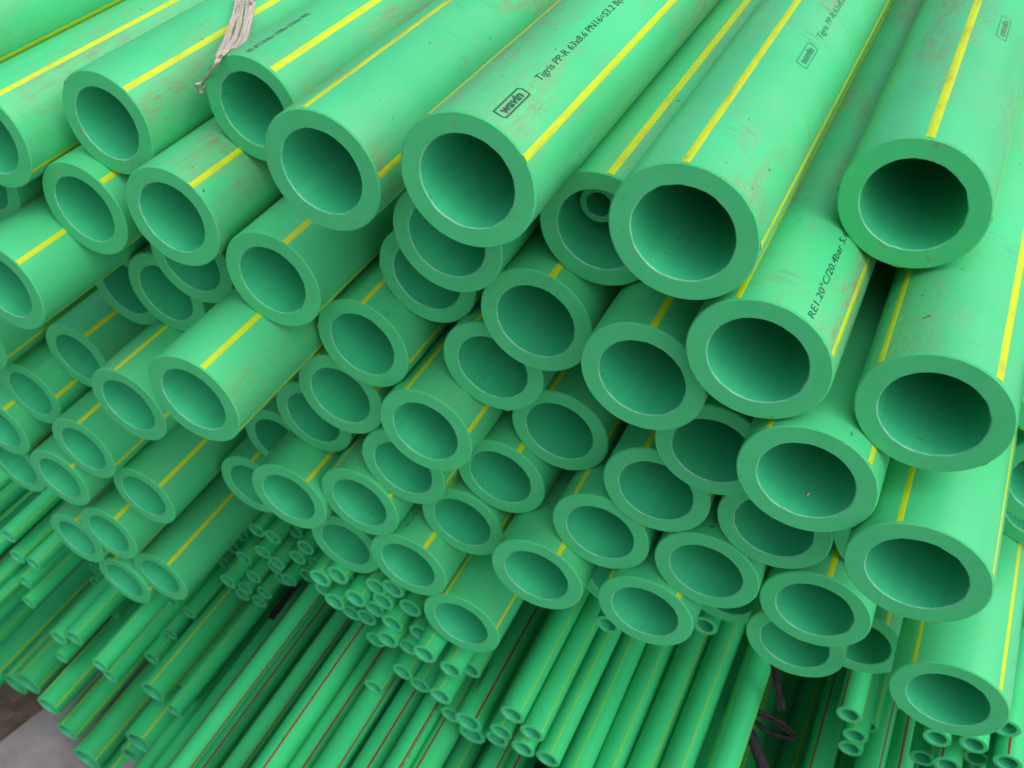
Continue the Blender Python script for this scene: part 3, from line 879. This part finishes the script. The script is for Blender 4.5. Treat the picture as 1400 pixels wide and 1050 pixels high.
    ('f134', -200.6, -1032.8, 198.0, 10.0, 35.0, 'r'),
    ('f135', -268.1, -1060.4, 200.0, 10.0, 70.0, 'r'),
    ('f136', -423.5, -1190.9, 199.0, 10.0, 40.0, 'r'),
    ('f137', 116.6, -1067.8, 198.0, 10.0, 51.0, 'r'),
    ('f138', 187.6, -856.3, 199.0, 10.0, 21.0, 'r'),
    ('f139', -473.4, -1073.5, 198.0, 10.0, 65.0, 'r'),
    ('f140', -280.7, -1001.9, 197.0, 10.0, 75.0, 'r'),
    ('f141', -162.0, -949.1, 209.0, 10.0, 90.0, 'r'),
    ('f142', -301.6, -1140.8, 193.0, 10.0, 12.0, 'r'),
    ('f143', -377.9, -1123.8, 191.0, 10.0, 2.0, 'r'),
    ('f144', -372.7, -1004.6, 192.0, 10.0, 21.0, 'r'),
    ('f145', -305.0, -1088.6, 191.0, 10.0, 78.0, 'r'),
    ('f146', -256.0, -1095.4, 207.0, 10.0, 26.0, 'r'),
    ('f147', -132.1, -1113.2, 191.0, 10.0, 16.0, 'r'),
    ('f148', -476.2, -1098.1, 192.0, 10.0, 89.0, 'r'),
    ('f149', 84.3, -968.1, 201.0, 10.0, 27.0, 'r'),
    ('f150', -365.5, -960.2, 204.0, 10.0, 41.0, 'r'),
    ('f151', 219.6, -970.6, 200.0, 10.0, 18.0, 'r'),
    ('f152', 104.0, -939.9, 202.0, 10.0, 48.0, 'r'),
    ('f153', -73.2, -1199.3, 195.0, 10.0, 14.0, 'r'),
    ('f154', -351.5, -1060.8, 197.0, 10.0, 62.0, 'r'),
    ('f155', -337.2, -1111.6, 202.0, 10.0, 50.0, 'r'),
    ('f156', -339.9, -965.9, 196.0, 10.0, 9.0, 'r'),
    ('f157', -25.5, -915.8, 197.0, 10.0, 88.0, 'r'),
    ('f158', -159.8, -1081.4, 205.0, 10.0, 5.0, 'r'),
    ('f159', -323.9, -1078.2, 199.0, 10.0, 6.0, 'r'),
    ('f160', 111.4, -1171.5, 196.0, 10.0, 12.0, 'r'),
    ('f161', -38.7, -839.0, 210.0, 10.0, 6.0, 'r'),
    ('f162', -212.7, -1193.9, 200.0, 10.0, 36.0, 'r'),
    ('f163', 187.6, -1104.6, 199.0, 10.0, 78.0, 'r'),
    ('f164', -420.6, -1148.6, 208.0, 10.0, 81.0, 'r'),
    ('f165', -50.0, -1000.0, 209.0, 10.0, 50.0, 'r'),
    ('f166', -95.4, -868.6, 207.0, 10.0, 33.0, 'r'),
    ('f167', -244.3, -1021.7, 210.0, 10.0, 82.0, 'r'),
    ('f168', -468.8, -1176.2, 198.0, 10.0, 7.0, 'r'),
    ('f169', -163.7, -1039.8, 205.0, 10.0, 75.0, 'r'),
    ('f170', -421.7, -1057.0, 190.0, 10.0, 27.0, 'r'),
    ('f171', 242.3, -1120.3, 194.0, 10.0, 85.0, 'r'),
    ('f172', 171.7, -1193.8, 201.0, 10.0, 0.0, 'r'),
    ('f173', 232.4, -1138.6, 209.0, 10.0, 14.0, 'r'),
    ('f174', -170.4, -984.6, 197.0, 10.0, 73.0, 'r'),
    ('f175', -109.1, -1006.5, 201.0, 10.0, 26.0, 'r'),
    ('f176', 139.7, -982.1, 204.0, 10.0, 8.0, 'r'),
    ('f177', -420.9, -971.5, 193.0, 10.0, 56.0, 'r'),
    ('f178', -142.7, -1031.5, 206.0, 10.0, 80.0, 'r'),
    ('f179', 213.0, -1150.6, 205.0, 10.0, 71.0, 'r'),
    ('f180', -187.8, -1115.6, 195.0, 10.0, 36.0, 'r'),
    ('f181', -193.9, -858.6, 197.0, 10.0, 67.0, 'r'),
    ('f182', 263.6, -1184.7, 200.0, 10.0, 55.0, 'r'),
    ('f183', -129.2, -1010.0, 208.0, 10.0, 13.0, 'r'),
    ('f184', -858.3, -619.0, 702.0, 16.0, 51.0, 'y'),
    ('f185', -1102.0, -1103.5, 717.0, 16.0, 8.0, 'y'),
    ('f186', -991.2, -546.3, 678.0, 16.0, 26.0, 'y'),
    ('f187', -920.3, -374.7, 658.0, 16.0, 10.0, 'y'),
    ('f188', -637.5, -1185.9, 712.0, 16.0, 4.0, 'y'),
    ('f189', -1048.9, -1055.1, 637.0, 16.0, 16.0, 'y'),
    ('f190', -1026.1, -810.9, 612.0, 16.0, 79.0, 'y'),
    ('f191', -1097.9, -1029.8, 664.0, 16.0, 79.0, 'y'),
    ('f192', -100.7, -638.4, 674.0, 16.0, 78.0, 'y'),
    ('f193', -870.9, -1080.6, 661.0, 16.0, 17.0, 'y'),
    ('f194', -595.1, -460.5, 658.0, 16.0, 81.0, 'y'),
    ('f195', -420.5, -515.7, 655.0, 16.0, 18.0, 'y'),
    ('f196', -1002.4, -745.5, 657.0, 16.0, 39.0, 'y'),
    ('f197', -1013.1, -1010.1, 690.0, 16.0, 19.0, 'y'),
    ('f198', -171.6, -666.9, 641.0, 16.0, 36.0, 'y'),
    ('f199', -972.2, -1153.5, 638.0, 16.0, 71.0, 'y'),
    ('f200', -737.0, -1059.6, 604.0, 16.0, 38.0, 'y'),
    ('f201', -168.0, -773.6, 605.0, 16.0, 21.0, 'y'),
    ('f202', -848.6, -1121.6, 645.0, 16.0, 14.0, 'y'),
    ('f203', -1058.5, -1165.7, 639.0, 16.0, 5.0, 'y'),
    ('f204', -567.7, -840.2, 711.0, 16.0, 23.0, 'y'),
    ('f205', -988.6, -1077.3, 613.0, 16.0, 10.0, 'y'),
    ('f206', -184.5, -584.4, 601.0, 16.0, 76.0, 'y'),
    ('f207', 200.4, -618.1, 617.0, 16.0, 3.0, 'y'),
    ('f208', -1078.2, -796.5, 661.0, 16.0, 3.0, 'y'),
    ('f209', -403.6, -664.4, 606.0, 16.0, 88.0, 'y'),
    ('f210', 99.3, -601.0, 639.0, 16.0, 33.0, 'y'),
    ('f211', -890.3, -592.4, 633.0, 16.0, 24.0, 'y'),
    ('f212', -505.2, -507.8, 625.0, 16.0, 39.0, 'y'),
    ('f213', -363.4, -798.2, 700.0, 16.0, 65.0, 'y'),
    ('f214', -887.6, -488.7, 690.0, 16.0, 36.0, 'y'),
    ('f215', -1096.0, -1145.7, 708.0, 16.0, 62.0, 'y'),
    ('f216', -514.2, -1164.5, 600.0, 16.0, 50.0, 'y'),
    ('f217', -1064.0, -1093.2, 627.0, 16.0, 43.0, 'y'),
    ('f218', -1147.4, -1187.7, 660.0, 16.0, 89.0, 'y'),
    ('f219', -702.3, -776.6, 624.0, 16.0, 28.0, 'y'),
    ('f220', -730.5, -1125.9, 606.0, 16.0, 26.0, 'y'),
    ('f221', -493.4, -1195.6, 600.0, 16.0, 5.0, 'y'),
    ('f222', -703.9, -1185.0, 629.0, 16.0, 64.0, 'y'),
    ('f223', -962.5, -915.6, 618.0, 16.0, 39.0, 'y'),
    ('f224', -579.4, -1159.8, 689.0, 31.5, 24.0, 'y'),
    ('f225', -351.0, -1159.4, 192.0, 31.5, 84.0, 'y'),
    ('f226', -162.8, -1179.6, 193.0, 31.5, 52.0, 'y'),
]

BIG = {
 'P31': 'large green pipe printed with a crisp framed logo and 63x8.6 size text',
 'P44': 'large green pipe with a faded framed logo, next to the crisp-printed pipe',
 'P45': 'large green pipe printed 20.4bar beside its sawn end',
 'P46': 'large pale green scuffed pipe resting over the 20.4bar pipe',
 'P47': 'large pale green pipe directly under the scuffed pale pipe',
 'P3': 'large green pipe with a faint line of print and white twine on its end',
 'P2': 'large green pipe crossed by the strands of white twine',
 'P43': 'large green pipe with a slim pipe showing clearly inside its bore',
 'P48': 'large green pipe with a tiny white fleck lying in its bore',
 'P4': 'large green brown-scuffed pipe between the faint-print pipe and the crisp-printed pipe',
 'P57': 'large green pipe lowest over the bundle of slim pipes, two yellow stripes showing',
 'P64': 'large green pipe lowest over slim red-striped pipes, bright yellow stripe on its flank',
 'P63': 'large green pipe between the pale pipe and the lowest pipe over red-striped ones',
 'P59': 'large green pipe with a single printed letter by its sawn end',
 'P9': 'large green pipe jutting forward over the shaded lower heap, bright stripe on top',
 'P24': 'lowest large green pipe of the shaded heap, with a long yellow stripe',
 'T1': 'large green pipe with a shaded yellow stripe, its end out of view',
 'P1': 'large green pipe with stripe, lying between the twine-crossed pipe and the endless one',
 'P5': 'large green pipe tucked under the twine-crossed pipe, a short stripe piece at its rim',
 'P6': 'large green dirt-smeared pipe under the twine-crossed and faint-print pipes',
 'P7': 'large green pipe below the one tucked under the twine-crossed pipe',
 'P8': 'large green pipe directly under the brown-scuffed pipe',
 'P10': 'large green pipe touching the side of the jutting pipe, stripe on top',
 'P33': 'large green pipe under the gap between crisp-printed pipe and the slim-pipe holder',
 'P42': 'large green pipe directly under the faded-logo pipe, beside the 20.4bar pipe',
 'P58': 'large green pipe resting over the flat yellow-striped layer of slim pipes',
 'P60': 'large green pipe overhanging two half-covered pipe ends above the black strap',
 'P35': 'large green pipe overhanging the recessed shaded bundle of slim pipes',
 'P55': 'large green pipe with faint print, touching the lowest pipe over the bundle',
 'P53': 'large green pipe overhanging the slim pipe that has a logo and red stripe',
 'P39': 'large green pipe amid the stack with yellow stripes on both sides of its end',
 'P30': 'large green pipe half hidden directly behind the crisp-printed pipe end',
 'P29': 'large green pipe peeking out below the one hidden behind the crisp-printed end',
 'P12': 'large green pipe half hidden behind the dirt-smeared pipe end',
 'P11': 'large green pipe beside the one hidden behind the dirt-smeared end',
 'P13': 'large green pipe with a dark bore, most deeply hidden below the dirt-smeared pipe',
 'P49': 'large green pipe with a dark bore, half hidden under the 20.4bar pipe end',
 'P51': 'large green pipe half hidden under the pipe with the white fleck',
 'P61': 'large green half-hidden pipe end directly above the hanging black strap',
 'P62': 'large green half-hidden dark pipe end beside the one above the hanging strap',
 'P56': 'large green pipe end resting on the bundle of slim pipes, partly covered',
 'P36': 'large green pipe partly covered behind the one overhanging the recessed bundle',
 'P23': 'large green stripeless pipe end at the bottom of the shaded heap',
 'P14': 'large green pipe in shade under the pipe with a dark bore, stripe on top',
}
HALF = {'P1b', 'P11', 'P12', 'P13', 'P19', 'P25', 'P26', 'P29', 'P30', 'P36', 'P49', 'P51', 'P56', 'P61', 'P62', 'P66',
        'P67', 'P68', 'P69', 'Q1', 'Q2', 'Q3', 'Q4'}
HEAP = {'P14', 'P15', 'P16', 'P17', 'P18', 'P20', 'P21', 'P22', 'P23'}
PLAIN = {'P27', 'P34', 'P37', 'P50', 'P52', 'P54', 'P38', 'P59'}

def label_for(code, colour):
    if code in BIG:
        return BIG[code], None
    if code in HALF:
        return 'large green pipe whose open end is half covered by the pipes stacked in front', 'half-covered large pipes in the stack'
    if code in HEAP:
        return 'large green pipe in the shaded heap that steps down to the floor', 'large pipes in the shaded heap'
    if code in PLAIN:
        return 'large green pipe with its open end in view and no stripe on top', 'large pipes showing no stripe'
    if code[0] in 'PQ':
        return 'large green pipe with open end in view and a yellow stripe along its top', 'large pipes showing a yellow stripe'
    n = int(code[1:])
    if code[0] == 'b':
        return ('slim green pipe poking inside the bore of a large pipe' if n == 0 else
                'slim green pipe just showing inside the bore of the faded-logo pipe'), None
    if code[0] == 'f':  # added fillers that plug the gaps and stop light leaking from behind
        return 'green filler pipe added in the gaps of the stack to close them and block light', 'filler pipes added in the gaps of the stack'
    if code[0] == 'l':
        if code == 'l3' :
            return 'slim green pipe with red stripe and a line of small print along it', None
        if code == 'l9':
            return 'slim green pipe with red stripe and dark print, beside the yellow-striped slim pipes', None
        if colour == 'r' and (n <= 10 or n > 40):
            return 'slim green red-striped pipe in the layer jutting out under the bundle', 'red-striped slim pipes under the bundle'
        if colour == 'r':
            return 'slim green red-striped pipe beside the black straps, running out of view', 'red-striped slim pipes by the black straps'
        if n < 25:
            return 'slim green yellow-striped pipe in the flat layer under the large pipes', 'yellow-striped slim pipes in the flat layer'
        return 'slim green pipe running past the shaded heap toward the open floor', 'slim pipes beside the shaded heap'
    if code == 's54':
        return 'slim green pipe with a framed logo and bold red stripe, end over the bundle', None
    if code == 's89':
        return 'slim pale green pipe jutting out alone over the floor-side pipes', None
    if n <= 24 and n not in (10, 12):
        return 'slim green pipe end in the recessed shaded bundle beside the black tape', 'slim pipes in the recessed bundle'
    if n <= 53:
        return 'slim green pipe end in the bundle under the large pipes', 'slim pipes in the bundle'
    if n <= 67:
        return 'slim green pipe end beside the framed-logo slim pipe or the flat yellow-striped layer', 'slim pipe ends over the flat layer'
    if n <= 78:
        return 'slim green pipe end near the black straps, under the lowest large pipe', 'slim pipe ends by the black straps'
    if n <= 107 and n not in (93, 105, 106):
        return 'slim green pipe end in the blurred lower heap near the floor', 'slim pipes in the lower heap'
    return 'medium green thin-walled pipe resting low by the concrete floor', 'medium pipes by the floor'

DIRTY = {'P31': 1.0, 'P44': 1.6, 'P45': 1.4, 'P46': 1.4, 'P47': 1.0, 'P4': 1.6, 'P3': 0.8, 'P2': 0.9, 'P6': 1.4, 'P43': 0.9, 'P5': 0.6, 'P1': 0.8, 'T1': 0.7, 'P8': 0.6, 'P9': 0.6}
stripe_cache = {}
made = {}
for code, X, Z, Y, R, ang, colour in PIPES:
    r = R / 1000
    big = R > 27
    length = 4.0 - random.uniform(0, 0.05)
    seg = 96 if (big and code[0] != 'f') else (48 if big else 32)
    ratio = 0.69 if big else (0.67 if R < 15 else 0.74)
    bow = None
    if not big and code[0] in 'sl' and code not in ('s54', 'l3', 'l9'):
        amp = 0.0028 if code[0] == 'l' else 0.0016
        bow = (random.uniform(-amp, amp), random.uniform(-0.0008, 0.0008), random.uniform(0, 6.28))
    tilt = (random.uniform(-0.02, 0.02), random.uniform(-0.02, 0.02)) if code[0] in 'PQs' else (0.0, 0.0)
    me, cut = pipe_mesh(r, r * ratio, length, seg, 0.00030 if big else 0.00014, bow, tilt)
    o = link('large_pipe' if big else ('slim_pipe' if R < 15 else 'medium_pipe'), me,
             [M_SKIN if big else M_SLIM, M_BORE, M_FACE])
    o.location = pt(X, Y, Z)
    lab, grp = label_for(code, colour)
    tag(o, lab, 'pipe', grp)
    o['dirt'] = DIRTY.get(code, random.uniform(0.15, 0.4) if big else random.uniform(0.1, 0.35))
    if not big and code[0] in 'sl':
        o.rotation_euler = (math.radians(random.uniform(-0.1, 0.1)), 0, math.radians(random.uniform(-0.25, 0.25)))
    ce = link('cut_end', cut, [M_FACE, M_RIM], o)
    ce['dirt'] = o['dirt']
    # coloured stripes along the skin: four on the large pipes, fewer on the slim ones
    if big:
        w, mat, offs = 0.0044, M_YELLOW, (0, 90, 180, 270)
    elif colour == 'r':
        w, mat, offs = 0.0021 if R < 15 else 0.0024, M_RED, (0, 120, 240)
    else:
        w, mat, offs = (0.0016, M_OLIVE, (0, 120, 240)) if R < 15 else (0.0026, M_DIM, (0, 90, 180, 270))
    if code[0] == 'f':
        offs = offs[:2]
    key = (round(R, 1), mat.name)
    if not bow and key not in stripe_cache:
        stripe_cache[key] = stripe_mesh(r, w, 3.9)
    for a in offs:
        if bow:
            s = link('stripe', stripe_mesh(r, w, 3.9, math.radians(ang + a), bow), [mat], o)
        else:
            s = link('stripe', stripe_cache[key], [mat], o)
            s.rotation_euler = (0, -math.radians(ang + a), 0)
        s['dirt'] = o['dirt']
    made[code] = (o, r)

# ------------------------------------------------------------------ print on the pipes
def printed(code, body, cap, theta, y0, mat=M_INK, **kw):
    o, r = made[code]
    return add_print(o, r, body, cap, theta, y0 / 1000, mat, **kw)

def framed_logo(code, y0, y1, t0, t1, mat, line=0.00045):
    o, r = made[code]
    add_frame(o, r, y0 / 1000, y1 / 1000, t0, t1, line, mat)
    W = math.radians(t1 - t0) * r
    span = (y1 - y0) / 1000
    add_print(o, r, 'wavin', W * 0.60, t0 + (t1 - t0) * 0.25, y0 / 1000 + span * 0.13, mat, weight=W * 0.03, length=span * 0.72, name='printed_logo')

framed_logo('P31', 7.5, 32, 62.6, 74.0, M_INK, 0.0007)
printed('P31', 'Tigris PP-R 63x8.6 PN16=S3.2 B(PIPES) EN ISO 15874', 0.0034, 64.8, 43.5, length=0.158)
framed_logo('P44', 113, 137, 54.8, 66.0, M_FAINT)
printed('P44', 'Tigris PP-R 63x8.6 PN16=S3.2 B(PIPES)', 0.0034, 57.0, 147, M_FAINT, length=0.117)
printed('P45', 'RE1.20\u00b0C/20.4bar 5.60', 0.0032, 55.6, 3.0, length=0.072)
framed_logo('P46', 124, 152, 57.0, 68.0, M_BROWN)
printed('P3', 'RE1.20\u00b0C/20.4bar 1/10/8bar 2/10/6bar PIPES', 0.0027, 87.5, 4.0, M_INK, squash=0.8)
printed('P59', 'R 63x8.6', 0.0030, 92.0, 6.0, squash=0.95)
printed('P55', 'PN16=S3.2', 0.0030, 94.0, 9.0, M_FAINT, squash=0.95)
o54, r54 = made['s54']
framed_logo('s54', 21, 54, 103, 125, M_INK, 0.0004)
printed('l3', 'wavin Tigris PP-R 20x2.8 PN20 EN ISO 15874 class 1/10bar 2/8bar', 0.0022, 48.0, 200, M_FAINT)
printed('l9', 'wavin Tigris PP-R 20x2.8 PN20 EN ISO 15874 class 1', 0.0024, 42.0, 200, M_INK)

# ------------------------------------------------------------------ twine, straps, fleck
tw = bpy.data.objects.new('white_twine', None)
C.objects.link(tw)
tw.location = pt(-365, 402, -232)
tag(tw, 'frayed flat white twine draped over the pipe ends', 'twine')
def child_mesh(name, me, mat, parent):
    o = link(name, me, [mat], parent)
    o.matrix_parent_inverse = parent.matrix_basis.inverted()
    return o
def strand(name, pts, ws, side, folds=0.0004):
    child_mesh(name, ribbon([pt(*p) for p in pts], [w / 1000 for w in ws], side, 0.0005, folds), M_TWINE, tw)
SIDE = (0.85, 0.45, 0.1)
PATHS = (([(-417.7, 490.7, -236.2), (-409.3, 475.2, -239.9), (-397.7, 454.5, -240.5), (-374.9, 421.6, -233.7), (-360.0, 397.9, -228.8), (-364.3, 395.2, -235.4), (-379.8, 405.6, -247.5), (-389.0, 411.7, -254.9)], 1.3),
         ([(-408.8, 492.7, -234.4), (-398.2, 474.8, -236.6), (-385.2, 454.2, -236.8), (-369.9, 430.1, -233.5), (-359.6, 411.1, -229.2)], 1.7),
         ([(-416.3, 493.6, -236.0), (-403.0, 471.5, -238.6), (-387.7, 446.6, -238.7), (-367.3, 415.5, -230.5), (-357.3, 397.0, -227.0)], 0.7))
for path, spread in PATHS:
    for q in range(5):
        off = (q - 2) / 2 * spread
        pts = [(x + off * (1 - 0.8 * (i > 4)) + random.uniform(-0.5, 0.5), y + off * 0.5 + random.uniform(-0.6, 0.6), z + random.uniform(0, 1.2)) for i, (x, y, z) in enumerate(path)]
        if q in (0, 4) and len(pts) > 6:
            pts = pts[:random.choice((5, 6))]
        strand('strand', pts, [random.uniform(0.7, 1.5) for _ in pts], SIDE, 0.00025)
child_mesh('knot', tube_mesh([pt(-390 + 2.6 * math.cos(t), 411 + 1.2 * math.sin(t * 2), -257 + 2.6 * math.sin(t)) for t in [q * 0.5 for q in range(12)]], [0.0009] * 12), M_TWINE, tw)
for q in range(9):
    bx, by, bz = random.choice(((-400, 478, -235), (-408, 478, -237), (-403, 484, -234)))
    dx, dy, dz = random.uniform(-14, 16), random.uniform(-8, 8), random.uniform(0, 6)
    child_mesh('fray', tube_mesh([pt(bx, by, bz), pt(bx + dx * 0.5, by + dy * 0.5, bz + dz + 2), pt(bx + dx, by + dy, bz + dz)], [0.0004, 0.0003, 0.0002], 4), M_TWINE, tw)

def strap(pts, ws, side, label, folds=0.0012):
    o = link('black_strap', ribbon([pt(*p) for p in pts], [w * 0.00078 for w in ws], side, 0.0008, folds), [M_STRAP])
    tag(o, label, 'strap')
strap([(-22, 516, -685), (-13.4, 516.6, -710.2), (-5.7, 513.4, -732.2), (0.8, 507.3, -746.1), (9.4, 499.0, -758.7)], [8, 8, 8, 8.5, 9], (0.9, 0.4, 0), 'crinkled black plastic strap hanging down beside the flat layer of slim pipes')
strap([(-28, 505, -786), (-21.1, 506.8, -787.1), (-7.2, 509.7, -790.8), (9.1, 511.9, -796.4), (23.8, 512.8, -805.8)], [9, 9, 9, 9, 8], (0.1, 0.5, 0.8), 'black plastic strap end sticking out of the dark gap beside the flat layer')
strap([(-20, 508, -799), (-11.3, 508.3, -802.3), (2.9, 507.6, -809.9), (15.6, 509.3, -811.3), (25.2, 511.3, -810.9)], [5, 5, 5, 6, 6], (0.1, 0.5, 0.8), 'narrow black plastic strap lying against the strap end in the dark gap')
strap([(-34, 503, -787), (-21.5, 499.9, -796.9), (-10.0, 497.3, -808.1), (1.7, 490.4, -820.7), (12.7, 479.6, -831.0), (24, 465, -845)], [11, 12, 13, 13, 13, 13], (0.7, 0.6, 0.3), 'wide black plastic strap running down under the flat layer of slim pipes', 0.0008)
tp = link('black_tape', ribbon([pt(*p) for p in ((-500.1, 513.7, -891.5), (-503.4, 500.7, -897.1), (-505.4, 486.0, -902.1), (-508.4, 470.2, -907.6))], [0.012] * 4, (0.9, 0.1, 0.45), 0.0008, 0.0008), [M_STRAP])
tag(tp, 'short dark piece of tape lying on the red-striped slim pipes', 'tape')
fl_o, fl_r = made['P48']
fm = tube_mesh([(0, -0.0016, 0), (0.0002, 0, 0.0004), (0, 0.0016, 0)], [0.0003, 0.0007, 0.0002], 6)
fk = link('pale_fleck', fm, [M_FLECK])
fk.location = pt(-13.4, 350.6, -356.0)
tag(fk, 'tiny white fleck lying inside a large pipe', 'debris')
